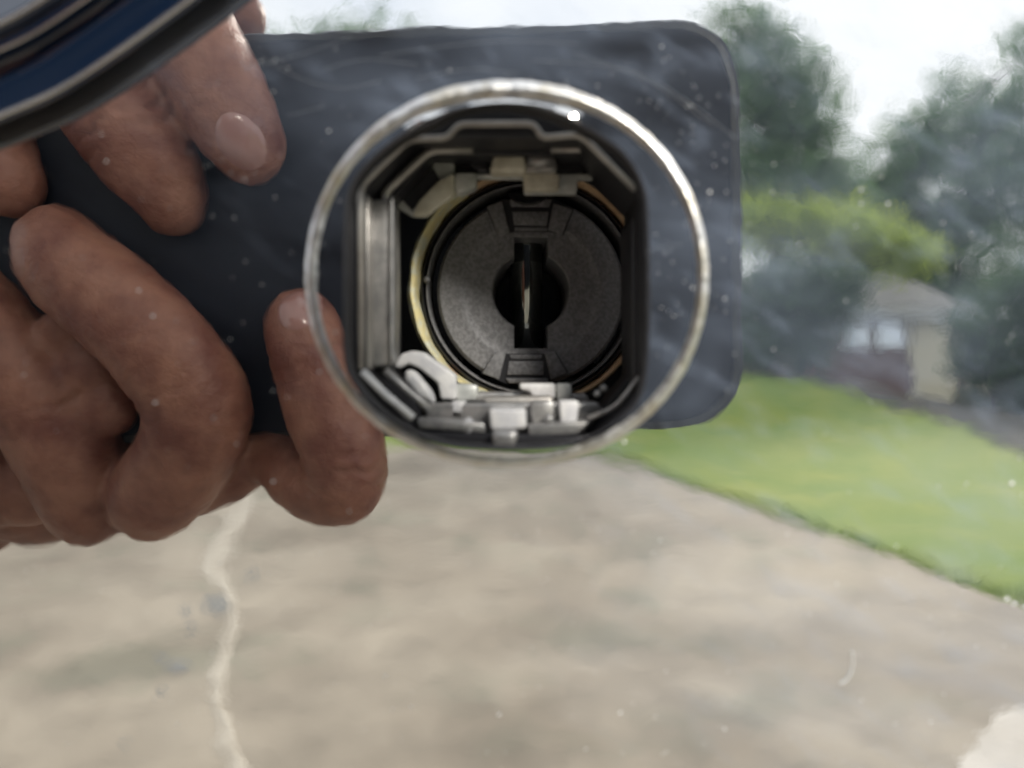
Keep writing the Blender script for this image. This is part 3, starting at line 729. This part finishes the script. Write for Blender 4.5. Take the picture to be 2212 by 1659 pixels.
# chipped grey hollows beside the joint
chipm = vary(mat('chipped_concrete', (0.2, 0.2, 0.2), .9), 30, (0.17, 0.17, 0.165), (0.26, 0.245, 0.22))
for (cu, cv, ru, rv) in ((472,1310,34,22),(400,1325,12,9),(412,1357,10,7),(545,1240,10,8),(383,1440,26,16),(345,1420,14,7),(350,1500,7,10),(272,1610,8,5)):
    q = [G(cu + ru * math.cos(R(a)) * (1 + .5 * noise.noise(Vector((cu, a * .03, 2)))), cv + rv * math.sin(R(a)) * (1 + .5 * noise.noise(Vector((cv, a * .03, 7))))) + Vector((0, 0, .002)) for a in range(0, 360, 12)]
    tag(raw('chip', q, [tuple(range(len(q)))], chipm, None, False), 'chipped spot in the driveway concrete', kind='structure')
ground('mulch_bed', mulch, .012, lambda x, Y: Y > 3 and x > bedx(Y) + .25 * noise.noise(Vector((x, Y, 0))))

# grass blades on the nearer lawn
bv, bf = [], []
from mathutils.geometry import intersect_point_line
def in_lawn(x, y):
    for a, b_ in zip(edge_pts, edge_pts[1:]):
        if min(a.x, b_.x) <= x <= max(a.x, b_.x):
            e_ = a.y + (b_.y - a.y) * (x - a.x) / (b_.x - a.x + 1e-9) - .01; return e_ - .9 < y < e_ and random.random() > (e_ - y) / .9
    return False
cnt = 0
while cnt < 6000:
    x = random.uniform(-.2, 6); y = -random.uniform(2, 12)
    if not in_lawn(x, y): continue
    z = -H - .004; h_ = random.uniform(.012, .03); a = random.uniform(0, 6.28); wd = .004; k = len(bv)
    bv += [(x - math.cos(a) * wd, y - math.sin(a) * wd, z), (x + math.cos(a) * wd, y + math.sin(a) * wd, z), (x + random.uniform(-.02, .02), y + random.uniform(-.02, .02), z + h_)]
    bf.append((k, k + 1, k + 2)); cnt += 1
me = bpy.data.meshes.new('grass'); me.from_pydata(bv, [], bf)
tag(link('grass_blades', me, grass, None, False), 'short bright green lawn grass beside the driveway', 'grass', kind='stuff')

# ------------------------------------------------------------------ trees, shrubs
bark = vary(mat('bark', (0.1, 0.08, 0.06), .9), 9, (0.07, 0.06, 0.05), (0.13, 0.11, 0.09))
def leafmat(name, c1, c2):
    m = mat(name, c1, .6); vary(m, 2.2, c1, c2, p1=.35, p2=.65)
    n, l, b = nodes(m); b.inputs['Transmission Weight'].default_value = 0
    tr_ = n.new('ShaderNodeBsdfTranslucent'); mx_ = n.new('ShaderNodeMixShader'); mx_.inputs[0].default_value = .5
    src = b.inputs['Base Color'].links[0].from_socket; l.new(src, tr_.inputs[0])
    o_ = [k for k in n if k.type == 'OUTPUT_MATERIAL'][0]; l.new(b.outputs[0], mx_.inputs[1]); l.new(tr_.outputs[0], mx_.inputs[2]); l.new(mx_.outputs[0], o_.inputs[0]); return m
leaf_d = leafmat('dark_leaves', (0.05, 0.10, 0.042), (0.10, 0.17, 0.07))
leaf_m = leafmat('mid_leaves', (0.10, 0.185, 0.08), (0.19, 0.30, 0.13))
leaf_lit = leafmat('sunlit_leaves', (0.40, 0.50, 0.07), (0.52, 0.60, 0.12))  # sunlight on the crown top is put into this leaf colour
def tree(name, u, Yd, lobes, lm, nl_, ls, label, cat='tree', trunk=.16, group=None):
    """lobes: (u, v, half width px, half height px) seen in the chrome at distance Yd"""
    base = M(u, 900, Yd); base.z = -H + rise(base.x, Yd)
    t = thing(name, base, label, cat, group)
    cs = [(M(a, b_, Yd), c * (Yd + .068) / FPX, d * (Yd + .068) / FPX) for a, b_, c, d in lobes]
    if trunk:
        # trunk and limbs as one tapered branching mesh
        top = max(c[0].z for c in cs); vs3 = []; bmt = bmesh.new()
        def limb(A, B, r0, r1_):
            d = B - A; mtx = Matrix.Translation((A + B) / 2) @ d.to_track_quat('Z', 'Y').to_matrix().to_4x4()
            bmesh.ops.create_cone(bmt, cap_ends=True, segments=9, radius1=r0, radius2=r1_, depth=d.length, matrix=mtx)
        A = base.copy(); steps = 5; mid = Vector((sum(c[0].x for c in cs) / len(cs), base.y, top)); node = []
        for i in range(steps):
            B = base.lerp(mid, (i + 1) / steps * .85) + Vector((random.uniform(-.1, .1), random.uniform(-.1, .1), 0)); limb(A, B, trunk * (1 - i * .17), trunk * (1 - (i + 1) * .17)); node.append(B); A = B
        for c, rx, rz in cs: nd = min(node, key=lambda q: (q - c).length + (5 if q.z > c.z else 0)); limb(nd, c, trunk * .4, trunk * .12)
        me_ = bpy.data.meshes.new('trunk'); bmt.to_mesh(me_); bmt.free(); link('trunk', me_, bark, t)
    v, f = [], []; tot = sum(rx * rz for _, rx, rz in cs)
    for c, rx, rz in cs:
        nn = int(nl_ * rx * rz / tot); clumps = []
        for _ in range(max(6, nn // 45)):
            d = Vector((random.gauss(0, 1), random.gauss(0, 1), random.gauss(0, 1))).normalized() * random.uniform(.35, 1.0) ** .6
            clumps.append(c + Vector((d.x * rx, d.y * rx * .8, d.z * rz)))
        for _ in range(nn):
            k = random.choice(clumps); q = k + Vector([random.gauss(0, ls * 1.9) for _ in range(3)])
            a1 = Vector((random.gauss(0, 1), random.gauss(0, 1), random.gauss(0, 1))).normalized(); a2 = a1.cross(Vector((random.random(), random.random(), random.random() + .1))).normalized()
            s = ls * random.uniform(.5, 1.1); i0 = len(v); v += [q - a1 * s, q + a2 * s * .5, q + a1 * s, q - a2 * s * .5]; f.append((i0, i0 + 1, i0 + 2, i0 + 3))
    me_ = bpy.data.meshes.new('crown'); me_.from_pydata([tuple(k) for k in v], [], f); link('crown', me_, lm, t, False)
    return t
tree('tree', 1660, 18, [(1600,60,60,60),(1650,130,90,90),(1700,200,100,110),(1640,270,90,100),(1740,330,90,80),(1690,420,130,90),(1600,380,90,110),(1560,190,70,110),(1760,250,70,90),(1800,420,80,90),(1640,480,130,70)], leaf_m, 15000, .12, 'tall loose green tree reflected just right of the phone', group='trees beyond the lawn')
tree('tree', 2060, 24, [(1960,330,90,70),(2080,250,100,70),(2200,230,110,80),(2030,420,150,110),(2180,400,160,140),(2300,330,140,140),(2120,560,170,130),(1900,430,90,70),(1930,600,150,110),(2230,110,70,60),(2000,280,60,50)], leaf_m, 20000, .17, 'broad green tree filling the right edge of the reflection', trunk=.22, group='trees beyond the lawn')
tree('tree', 1870, 26, [(1830,440,90,60),(1900,480,110,80),(1780,520,120,90),(1850,600,140,90)], leaf_d, 8000, .15, 'lower dark tree between the two tall trees above the roof', trunk=.15, group='trees beyond the lawn')
tree('tree', 800, 30, [(770,60,50,26),(815,55,48,26),(700,130,140,60),(900,140,160,60),(800,200,200,90),(800,330,230,120)], leaf_m, 8000, .16, 'distant treetop just above the top edge of the phone', trunk=.3, group='trees beyond the lawn')
tree('shrub', 1720, 15, [(1620,478,80,42),(1700,480,100,44),(1800,490,100,44),(1890,515,90,44),(1965,555,70,40)], leaf_lit, 9000, .085, 'round-topped small tree in front of the house, its sunlit top coloured bright yellow-green', 'small tree', .12)
tree('shrub', 1660, 13.5, [(1640,640,80,80),(1740,640,110,80),(1640,740,80,55),(1800,630,70,45),(1730,745,70,50)], leaf_d, 9000, .08, 'dark shrub under the sunlit small tree at the lawn edge', 'shrub', .06)
tree('shrub', 2150, 12, [(2130,700,70,110),(2220,720,90,130),(2150,820,90,70),(2260,860,110,80),(2330,700,120,180)], leaf_d, 10000, .08, 'dark green shrubs right of the house column', 'shrub', .07)
# far wood closing the horizon
v, f = [], []
for _ in range(26000):
    x = random.uniform(-60, 75); hh = 6 + 3.5 * noise.noise(Vector((x * .12, 1, 0))) + 2 * noise.noise(Vector((x * .5, 5, 0)))
    q = Vector((x, -44 + random.gauss(0, 1.2), -H + random.random() ** .8 * hh)); s = random.uniform(.25, .5)
    a1 = Vector((random.gauss(0, 1), random.gauss(0, 1), random.gauss(0, 1))).normalized(); a2 = a1.cross(Vector((.3, .5, .8))).normalized(); i0 = len(v)
    v += [q - a1 * s, q + a2 * s * .7, q + a1 * s, q - a2 * s * .7]; f.append((i0, i0 + 1, i0 + 2, i0 + 3))
me = bpy.data.meshes.new('distant_wood'); me.from_pydata([tuple(k) for k in v], [], f)
tag(link('distant_wood', me, leaf_m, None, False), 'distant band of green woods behind the house', 'woods', kind='stuff')

# ------------------------------------------------------------------ house
brick_m = vary(mat('red_brown_brick', (0.16, 0.09, 0.075), .9), 6, (0.13, 0.075, 0.065), (0.21, 0.12, 0.10))
roof_m = vary(mat('grey_shingle', (0.25, 0.23, 0.2), .9), 8, (0.20, 0.19, 0.17), (0.32, 0.30, 0.27))
beige = mat('beige_siding', (0.68, 0.62, 0.46), .7); trimw = mat('white_trim', (0.78, 0.78, 0.76), .6)
glassm = mat('window_glass', (0.55, 0.6, 0.65), .08, 0.6)
HD = 17.0
hb = M(1900, 870, HD); hb.z = -H
house = thing('house', hb, 'small brick house with pale column beyond the lawn', 'house')
def hx(u): return M(u, 780, HD).x
def hz(v): return M(1106, v, HD).z
def hbox(name, u0, u1, v0, v1, d0, d1, m, parent=house):
    return box(name, hx(u0), hx(u1), -HD + d0, -HD - d1, hz(v1), hz(v0), m, parent)
wall = box('wall', hx(1640), hx(2062), -HD, -HD - 6, -H, hz(672), brick_m, house)
box('door', hx(1962), hx(2056), -HD + .08, -HD - .02, -H, hz(692), beige, house)
hbox('fascia', 1625, 2076, 672, 690, .5, .1, trimw)
rv = [Vector((hx(1610), -HD + .6, hz(674))), Vector((hx(2080), -HD + .6, hz(674))), Vector((hx(2080), -HD - 3, hz(560))), Vector((hx(1610), -HD - 3, hz(560))), Vector((hx(2080), -HD - 6.6, hz(674))), Vector((hx(1610), -HD - 6.6, hz(674)))]
raw('roof', rv, [(0,1,2,3),(3,2,4,5),(0,3,5),(1,4,2),(0,5,4,1)], roof_m, house, False)
for u in (1850, 1922):
    wf = hbox('window', u - 30, u + 30, 698, 752, .05, .02, trimw)
    hbox('pane', u - 25, u + 25, 703, 747, .07, -.045, glassm, wf)
